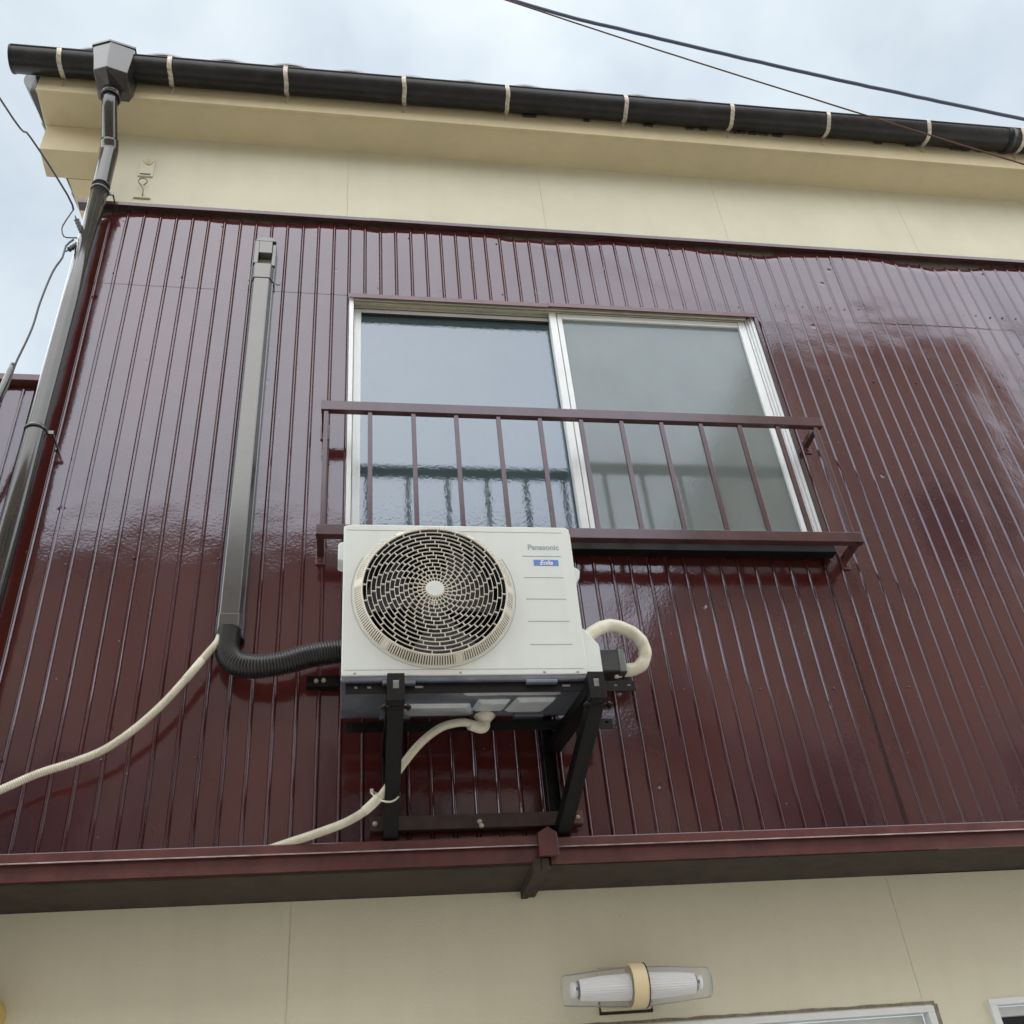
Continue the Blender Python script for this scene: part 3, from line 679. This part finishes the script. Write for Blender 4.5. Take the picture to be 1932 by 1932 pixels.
mk = MB(); mk.ring((FC[0] - .004, YG - .003, FC[1] - .052), .009, .0012, axis=1, n=20, m=5); mk.bar((FC[0] - .016, YG - .003, FC[1] - .052), (FC[0] + .008, YG - .003, FC[1] - .052), .002, .003, up=(0, 1, 0)); mk.bar((FC[0] - .004, YG - .003, FC[1] - .064), (FC[0] - .004, YG - .003, FC[1] - .040), .002, .003, up=(0, 1, 0)); mk.build('guard_mark', M_ACP, gd)
# screws
sc = MB()
for x in (-.345, .245, .352, -.02): sc.lathe([(.0005, -HD - .0022), (.0035, -HD - .002), (.0045, -HD + .001)], (x, 0, .024), 1, 10)
sc.build('screws', M_LINE, ac)
# base pan
bp_ = MB(); bp_.box(-HW - .0015, HW + .0015, -HD + .004, HD + .002, .0, .020); bp_.build('base_pan', M_PAN, ac, bevel=.006, seg=3)
em = MB()
def frus(x0, x1, y0, y1, h, ins=.014, sk=0):
    vs = [(x0, y0, .001), (x1, y0, .001), (x1 + sk, y1, .001), (x0 + sk, y1, .001), (x0 + ins, y0 + ins, -h), (x1 - ins, y0 + ins, -h), (x1 - ins + sk, y1 - ins, -h), (x0 + ins + sk, y1 - ins, -h)]
    em.add(vs, [(3, 2, 1, 0), (4, 5, 6, 7), (0, 1, 5, 4), (1, 2, 6, 5), (2, 3, 7, 6), (3, 0, 4, 7)])
frus(-.20, .03, .03, .118, .010, sk=.02); frus(.05, .16, .00, .085, .012, sk=-.015); frus(.175, .31, -.01, .095, .012, sk=-.03); frus(-.02, .30, -.085, -.03, .008, sk=.02)
em.build('pan_embossing', M_PAN2, ac, bevel=.004)
for x in (-.21, .235):
    for y in (-.125, .135): MB().box(x - .05, x + .05, y - .018, y + .018, -.010, .001).build('foot', M_PAN, ac, bevel=.002)
# valve cover on the right
vc = MB(); vc.prism([(HW - .004, .0165), (HW + .044, .0165), (HW + .050, .022), (HW + .050, .118), (HW + .046, .126), (HW + .006, .178), (HW - .004, .186)], 1, -HD + .004, .08)
vc.build('valve_cover', M_AC, ac, bevel=.006, seg=3)
hd = MB(); hd.prism([(HW - .003, .448), (HW + .024, .432), (HW + .030, .424), (HW + .026, .398), (HW + .010, .372), (HW - .003, .366)], 1, -HD + .045, -HD + .115); hd.build('handle', M_AC, ac, bevel=.003)
hd = MB(); hd.prism([(-HW + .003, .526), (-HW - .012, .522), (-HW - .018, .512), (-HW - .018, .455), (-HW + .003, .448)], 1, -HD + .035, -HD + .11); hd.build('handle', M_AC, ac, bevel=.004)
# printing
def text(body, size, x, z, m_, parent, name, xscale=1, shear=0, off=.0004, bold=0):
    cu = bpy.data.curves.new(name, 'FONT'); cu.body = body; cu.size = size; cu.shear = shear; cu.offset = bold; cu.extrude = .0002; cu.align_x = 'CENTER'; cu.align_y = 'CENTER'
    to = bpy.data.objects.new(name, cu); COL.objects.link(to); dg = bpy.context.evaluated_depsgraph_get(); me = bpy.data.meshes.new_from_object(to.evaluated_get(dg))
    bpy.data.objects.remove(to); me.name = name
    for vv in me.vertices: c = vv.co; vv.co = Vector((x + c.x * xscale, -HD - off - c.z, z + c.y))
    me.materials.clear(); me.materials.append(m_); o = bpy.data.objects.new(name, me); COL.objects.link(o); o.parent = parent
    return o
text('Panasonic', .0285, .671 - AX, .4880, M_TEXTG, fp, 'maker_lettering', xscale=.965, bold=.0009)
MB().box(.6325 - AX, .7175 - AX, -HD - .0006, -HD + .001, .4150, .4385).build('blue_badge', M_TEXTB, fp)
text('Eolia', .0235, .675 - AX, .4265, M_WHITE, fp, 'series_lettering', xscale=1.0, shear=.25, off=.0010, bold=.0005)
ac.location = (AX, AY, AZ); ac.rotation_euler = (math.radians(2.2), 0, 0)

# ================================================================== BRACKET
br = thing('wall_bracket', 'black steel wall bracket frame carrying the white air conditioner', 'bracket', (.47, -.05, 2.7))
def channel(a, b, w, h, t=.003, up=(0, 0, 1), flip=1):
    """U channel bar"""
    mb = MB(); a = Vector(a); b = Vector(b); d = (b - a).normalized(); u = Vector(up); r = d.cross(u).normalized(); u = r.cross(d)
    mb.bar(a - u * (h / 2) * flip, b - u * (h / 2) * flip, w, t, up=tuple(u))
    mb.bar(a - r * (w / 2 - t / 2) + u * 0, b - r * (w / 2 - t / 2), t, h, up=tuple(u)); mb.bar(a + r * (w / 2 - t / 2), b + r * (w / 2 - t / 2), t, h, up=tuple(u)); return mb
for x in (.163, .781):
    xb = x + (.0 if x < .5 else -.062)
    channel((x - (.06 if x > .5 else 0), -.02, 2.998), (x, -.478, 3.000), .050, .034).build('arm', M_BLACK, br, bevel=.0015)
    e_ = MB()   # end stop plate with a slot
    zt, zb, y0, y1 = 3.046, 2.955, -.486, -.481
    e_.box(x - .026, x - .009, y0, y1, zb, zt); e_.box(x + .009, x + .026, y0, y1, zb, zt); e_.box(x - .009, x + .009, y0, y1, zb, 2.996); e_.box(x - .009, x + .009, y0, y1, 3.026, zt)
    e_.box(x - .026, x - .0235, y1, y1 + .05, zb, zt - .004); e_.box(x + .0235, x + .026, y1, y1 + .05, zb, zt - .004)
    e_.build('end_stop', M_BLACK, br, bevel=.001)
    channel((xb if x > .5 else x, -.030, 2.700), (x, -.470, 2.975), .047, .040, flip=1).build('brace', M_BLACK, br, bevel=.0015)
    channel((x - (.075 if x > .5 else 0), -.022, 2.705), (x - (.075 if x > .5 else 0), -.022, 3.285), .046, .032, up=(0, 1, 0), flip=-1).build('wall_post', M_BLACK, br, bevel=.0015)
    bo = MB()
    for y, z in ((-.46, 2.945),):
        bo.tube([(x - .045, y, z), (x + .045, y, z)], .006, 8)
        bo.tube([(x - .040, y, z), (x - .032, y, z)], .011, 6, smooth=False); bo.tube([(x + .032, y, z), (x + .040, y, z)], .011, 6, smooth=False)
    bo.build('bolt', M_BLACK, br)
def lrail(y, x0, x1, ztop, fh=.036, holes=()):
    mb = MB(); mb.box(x0, x1, y, y + .03, ztop - .003, ztop)
    hs = sorted(holes); x = x0; zc = ztop - .014
    for h, hl in hs:
        mb.box(x, h - hl, y - .003, y, ztop - fh, ztop); mb.box(h - hl, h + hl, y - .003, y, ztop - fh, zc - .004); mb.box(h - hl, h + hl, y - .003, y, zc + .004, ztop); x = h + hl
    mb.box(x, x1, y - .003, y, ztop - fh, ztop); return mb
HL = ((.045, .005), (.085, .006), (.238, .013), (.70, .013), (.862, .006), (.905, .006))
lrail(-.415, .014, .925, 3.048, holes=HL).build('cross_rail', M_BLACK, br, bevel=.0008)
lrail(-.165, .014, .905, 3.036, holes=((.03, .005), (.885, .006))).build('cross_rail', M_BLACK, br, bevel=.0008)
# pale clip behind the slots (rubber mounts seen through them)
w_ = MB(); 
for h, hl in HL: w_.box(h - hl - .002, h + hl + .002, -.412, -.409, 3.026, 3.042)
w_.build('rail_mount', M_ALU, br)
for x in (.163, .781):
    MB().box(x - .012, x + .012, -.470, -.462, 2.992, 3.030).build('bolt_plate', M_ALU, br, bevel=.002)
def wallrail(x0, x1, z0, z1): 
    mb = MB(); mb.box(x0, x1, -.042, -.039, z0, z1); mb.box(x0, x1, -.039, -.012, z0, z0 + .003); mb.box(x0, x1, -.039, -.012, z1 - .003, z1)
    return mb
wallrail(-.118, 1.03, 3.232, 3.272).build('wall_rail', M_BLACK, br, bevel=.001)
wallrail(.100, .790, 2.722, 2.768).build('wall_rail', mat('dusty_maroon_paint', (.038, .020, .019), rough=.45, noise_amt=.3, noise_scale=30), br, bevel=.001)
bb = MB()
for x, z in ((-.085, 3.252), (-.06, 3.254), (.90, 3.25), (.96, 3.262), (.99, 3.245), (.45, 2.742), (.455, 2.728), (.115, 2.745), (.775, 2.745)):
    bb.lathe([(.0005, -.009), (.006, -.008), (.0075, -.002), (.009, .0)], (x, -.042, z), 1, 6, smooth=False)
bb.build('rail_bolts', M_STRAP, br)
lp = MB(); lp.box(.758, .792, -.045, -.043, 2.724, 2.768); lp.build('end_plate', M_STRAP if False else M_TRIM, br, bevel=.001)
# cable tie
tie = MB(); tie.tube(spline([(.122, -.120, 2.812), (.100, -.145, 2.812), (.108, -.160, 2.792), (.130, -.190, 2.764), (.159, -.200, 2.756), (.180, -.192, 2.772), (.186, -.170, 2.796), (.180, -.13, 2.815)], .005), .0030, 8); tie.box(.096, .106, -.152, -.140, 2.806, 2.818)
tag(tie.build('cable_tie', M_TAPE), 'white cable tie looped around the left black brace', 'cable tie')

# ================================================================== REFRIGERANT PIPE LOOP
pl = thing('refrigerant_pipe', 'ivory taped pipe looping from the right side of the white unit', 'pipe', (.93, -.15, 3.25))
loop_ = spline([(.80, -.235, 3.262), (.845, -.225, 3.318), (.885, -.215, 3.352), (.935, -.20, 3.378), (.985, -.185, 3.378), (1.036, -.17, 3.358), (1.066, -.155, 3.320), (1.066, -.14, 3.278), (1.040, -.13, 3.248), (1.000, -.12, 3.242), (.955, -.11, 3.242)], .006)
R_ = [.0235 + .0011 * math.sin(i * .9) * (1 if i > len(loop_) * .6 else .45) for i in range(len(loop_))]
MB().tube(loop_, R_, 20).build('taped_pipe', M_TAPE, pl)
jb_ = MB(); jb_.box(.76, .990, -.150, -.012, 3.222, 3.312); jb_.build('end_box', M_DUCT, pl, bevel=.006)
MB().box(.965, .993, -.153, -.010, 3.219, 3.3155).build('end_collar', M_DUCTC, pl, bevel=.004)

# ================================================================== WINDOW RAILING
rl = thing('window_railing', 'brown steel railing of thin bars in front of the upper window', 'railing', (.98, -.15, 4.1))
X0, X1 = -.100, 2.056
MB().box(X0, X1, -.166, -.138, 4.403, 4.452).build('top_rail', M_RAIL, rl, bevel=.002)
MB().box(X0 - .002, X1 + .002, -.166, -.134, 3.785, 3.832).build('bottom_rail', M_RAIL, rl, bevel=.002)
b0 = None
for i in range(13):
    x = -.080 + i * .1752
    if b0 is None:
        b0 = MB().box(x - .009, x + .009, -.160, -.144, 3.8325, 4.4025).build('baluster', M_RAIL, rl, bevel=.0015, loc=(x - .98, 0, 0))
    else: dup(b0, rl, (x - .98, 0, 0))
for x, sx in ((X0 + .014, 1), (X1 - .014, -1)):
    for z in (4.427, 3.805):
        MB().box(x - .013, x + .013, -.1335, -.006, z - .013, z + .013).build('wall_arm', M_RAIL, rl, bevel=.0015)
        f_ = MB(); f_.box(x - .018, x + .018, -.010, -.004, z - .048, z + .03); f_.lathe([(.0005, -.018), (.006, -.017), (.007, -.010)], (x, 0, z - .032), 1, 6, smooth=False); f_.build('foot_plate', M_TRIM, rl, bevel=.001)

# ================================================================== WALL LAMP
lm = thing('wall_lamp', 'unlit wall lamp with two clear tapered covers and a cream centre ring', 'wall lamp', (.93, .17, 2.26))
MB().box(.838, 1.004, .214, .2345, 2.208, 2.338).build('base_plate', M_LPLATE, lm, bevel=.006)
ck = MB(); ck.box(.833, 1.009, .229, .2348, 2.200, 2.208); ck.box(.8335, .838, .229, .2348, 2.208, 2.24); ck.box(1.004, 1.0085, .229, .2348, 2.208, 2.24); ck.build('caulk_line', M_DARKG, lm)
MB().tube([(.925, .215, 2.268), (.925, .17, 2.268)], .03, 20).build('neck', M_LPLATE, lm)
rg = MB(); rg.lathe([(.0600, -.024), (.0645, -.0245), (.0655, -.022), (.0655, .022), (.0645, .0245), (.0600, .024), (.0600, -.024)], (.945, .150, 2.265), 0, 48); rg.build('centre_ring', M_LBODY, lm)
MB().ring((.9705, .150, 2.265), .0655, .0016, axis=0, n=48, m=6).build('ring_gasket', M_DARKG, lm)
for s_, x0 in ((-1, .920), (1, .970)):
    c = MB(); c.lathe([(.0585, 0), (.056, .06 * s_), (.0455, .205 * s_), (.0440, .212 * s_), (.040, .2145 * s_), (.001, .215 * s_)], (x0, .150, 2.262), 0, 40); c.build('clear_cover', M_CLEAR, lm)
    # ribbed inner reflector tube
    pr = []
    t = MB(); nn = 60; vs = []; fs = []
    st = [(.038, 0), (.0345, .10 * s_), (.029, .165 * s_)]
    for rr, h in st:
        for k in range(nn):
            a = 2 * math.pi * k / nn; q = rr * (1 + (.045 if k % 2 else 0)); vs.append((x0 + h, .150 + q * math.cos(a), 2.262 + q * math.sin(a)))
    for i in range(2):
        for k in range(nn): fs.append((i * nn + k, i * nn + (k + 1) % nn, (i + 1) * nn + (k + 1) % nn, (i + 1) * nn + k))
    t.add(vs, fs); t.build('ribbed_tube', M_TUBE, lm)
    MB().tube([(x0 + .1655 * s_, .150, 2.262), (x0 + .170 * s_, .150, 2.262)], .0245, 24).build('tube_seam', M_WIRE, lm)
    MB().tube([(x0 + .1705 * s_, .150, 2.262), (x0 + .188 * s_, .150, 2.262)], .0225, 24).build('tube_cap', M_TUBE, lm)
    MB().box(x0 + .173 * s_ - .004, x0 + .173 * s_ + .004, .1265, .1285, 2.256, 2.266).build('cap_mark', M_WIRE, lm)

yb = MB(); yb.lathe([(.001, -.10), (.045, -.095), (.052, -.08), (.054, 0)], (-1.014, .235, 2.300), 1, 28)
tag(yb.build('round_wall_fitting', mat('mustard_plastic', (.55, .40, .13), rough=.5)), 'rounded mustard wall fitting on the stucco at lower left edge', 'wall fitting')

# ================================================================== OLD FITTINGS ON THE CREAM WALL
of = thing('painted_wall_plate', 'small cream painted-over plate with a slot near the wall corner', 'wall plate', (-1.02, .03, 6.17))
MB().box(-1.058, -.985, .020, .031, 6.115, 6.262).build('plate', M_CREAM, of, bevel=.003)
w_ = MB(); w_.tube([(-1.045, .019, 6.245), (-1.03, .016, 6.215), (-1.01, .018, 6.205), (-.995, .019, 6.235)], .0035, 8); w_.tube([(-1.02, .019, 6.255), (-1.016, .017, 6.205)], .003, 8); w_.build('raised_mark', M_CREAM2, of)
MB().box(-1.048, -.996, .0185, .0198, 6.124, 6.132).build('slot', M_GASK, of)
wh = thing('wire_hook', 'painted wire hook with a crossbar below the small wall plate', 'hook', (-1.02, .02, 5.98))
w_ = MB(); w_.tube(spline([(-1.012, .018, 5.948), (-1.012, .010, 5.985), (-1.022, .004, 6.010), (-1.040, .002, 6.040), (-1.030, .0, 6.065), (-1.008, .002, 6.062), (-1.000, .006, 6.045), (-1.016, .014, 6.030)], .006), .0032, 8); w_.build('wire_loop', M_PATCH, wh)
MB().box(-1.055, -.975, .020, .0305, 5.938, 5.947).build('crossbar', M_CREAM2, wh, bevel=.001)

# ================================================================== CABLES
def cable(name, pts, r, m_, label, wob=.004, n=8, cat='cable'):
    p = spline(pts, .03); p = [q + Vector((0, 0, wob * noise.noise(Vector((q.x * 6, q.z * 6, 2))))) for q in p]
    return tag(MB().tube(p, r, n).build(name, m_), label, cat)
cable('overhead_cable', [(-2.266, 2.000, 14.087), (1.652, 2.000, 12.376), (2.958, 2.000, 11.939), (4.971, 2.000, 11.395), (7.087, 2.000, 10.914), (10.261, 2.000, 10.192)], .020, M_CABLE, 'thick dark cable crossing the sky at upper right', .008)
cable('overhead_cable', [(-1.2, -.7, 7.75), (.773, -.7, 6.803), (1.572, -.7, 6.426), (2.435, -.7, 6.044), (3.253, -.7, 5.689), (4.4, -.7, 5.2)], .0040, M_RUST, 'thin rusty cable crossing in front of the gutter at right', .002)
cable('service_wire', [(-2.2, -1.3, 6.6), (-1.526, -.5, 5.87), (-1.40, -.40, 5.755), (-1.255, -.22, 5.60), (-1.238, -.16, 5.575)], .0045, M_WIRE, 'dark twisted wire dropping from upper left to the upper insulator', .012, cat='wire')
cable('service_wire', [(-1.238, -.16, 5.575), (-1.262, -.15, 5.50), (-1.272, -.14, 5.46), (-1.255, -.14, 5.41), (-1.235, -.13, 5.415), (-1.205, -.12, 5.43)], .0030, M_WIRE, 'short slack wire loop joining the two insulators', .002, cat='wire')
cable('service_wire', [(-1.215, -.13, 5.40), (-1.235, -.14, 5.345), (-1.232, -.15, 5.262), (-1.255, -.15, 5.165), (-1.270, -.15, 4.97), (-1.273, -.15, 4.806), (-1.295, -.15, 4.608), (-1.299, -.15, 4.49), (-1.31, -.15, 4.40)], .0045, M_WIRE, 'dark twisted wire hanging from the lower insulator down the corner', .014, cat='wire')
cable('conduit_hose', [(-1.305, -.15, 4.60), (-1.315, -.15, 4.50), (-1.33, -.15, 4.38), (-1.36, -.15, 4.20), (-1.45, -.14, 3.9)], .012, M_DUCTC, 'thick grey cable sheath at the left edge in front of the annex', 0, 12, cat='cable')
def insul(a, b, label):
    a = Vector(a); b = Vector(b); mb = MB(); K = 14; path = [a + (b - a) * k / K for k in range(K + 1)]
    R = [.0095 + (.003 if k % 3 == 1 else 0) for k in range(K + 1)]; R[0] = R[-1] = .005
    mb.tube(path, R, 12); mb.tube([b, b + (b - a).normalized() * .03], .003, 6); mb.tube([a - (b - a).normalized() * .02, a], .003, 6)
    tag(mb.build('insulator', M_WIRE), label, 'insulator', 'insulators at the house corner')
insul((-1.222, -.14, 5.535), (-1.190, -.12, 5.465), 'small grey insulator beside the pipe, upper one of the pair')
insul((-1.228, -.12, 5.345), (-1.195, -.10, 5.425), 'small grey insulator beside the pipe, lower one of the pair')
cable('insulator_tie', [(-1.188, -.10, 5.455), (-1.175, -.09, 5.44), (-1.185, -.09, 5.42), (-1.17, -.08, 5.40)], .0025, M_WIRE, 'thin wire tie holding both insulators to the house corner', 0, cat='wire')

# ================================================================== HOUSES ACROSS THE LANE (seen as reflections)
def far_house(name, label, x0, x1, y0, y1, h, wall, roof, nwin, storeys, flat=False):
    t = thing(name, label, 'house', ((x0 + x1) / 2, y0, 0))
    MB().box(x0, x1, y1, y0, 0, h).build('wall', wall, t)
    if flat: MB().box(x0 - .12, x1 + .12, y1 - .1, y0 + .12, h + .004, h + .22).build('parapet', roof, t, bevel=.01)
    else:
        ym = (y0 + y1) / 2
        MB().prism([(y0 + .18, h + .002), (y0 + .18, h + .10), (ym, h + 1.4), (y1 - .3, h + .10), (y1 - .3, h + .002)], 0, x0 - .2, x1 + .2).build('roof', roof, t)
    for s_ in range(storeys):
        for k in range(nwin):
            cx = x0 + (x1 - x0) * (k + .5) / nwin; z = 1.1 + s_ * 2.8
            if z + 1.2 > h: continue
            f = MB().box(cx - .62, cx + .62, y0 + .002, y0 + .05, z, z + 1.15).build('window', M_ALU, t)
            MB().box(cx - .56, cx + .56, y0 + .052, y0 + .056, z + .05, z + 1.1).build('pane', M_GLR, f)
M_FW1 = mat('beige_siding', (.62, .50, .40), rough=.8, noise_amt=.15, noise_scale=2)
M_FW2 = mat('grey_brown_siding', (.58, .47, .38), rough=.8, noise_amt=.12, noise_scale=2)
far_house('neighbour_house', 'beige house across the lane behind the camera', -9, 1.75, -4.5, -11, 6.9, M_FW1, M_TILE, 4, 2)
far_house('neighbour_house', 'low narrow grey-brown house across the lane with flat roof', 1.85, 3.05, -4.6, -10, 5.0, M_FW2, M_TILE, 1, 1, True)
far_house('neighbour_house', 'two-storey flat-roofed house across the lane beside the tall building', 3.2, 4.75, -4.6, -10, 6.7, M_FW1, M_TILE, 1, 2, True)
far_house('neighbour_house', 'tall grey-brown building across the lane', 4.85, 7.6, -4.5, -11, 9.8, M_FW2, M_CONC, 1, 3, True)
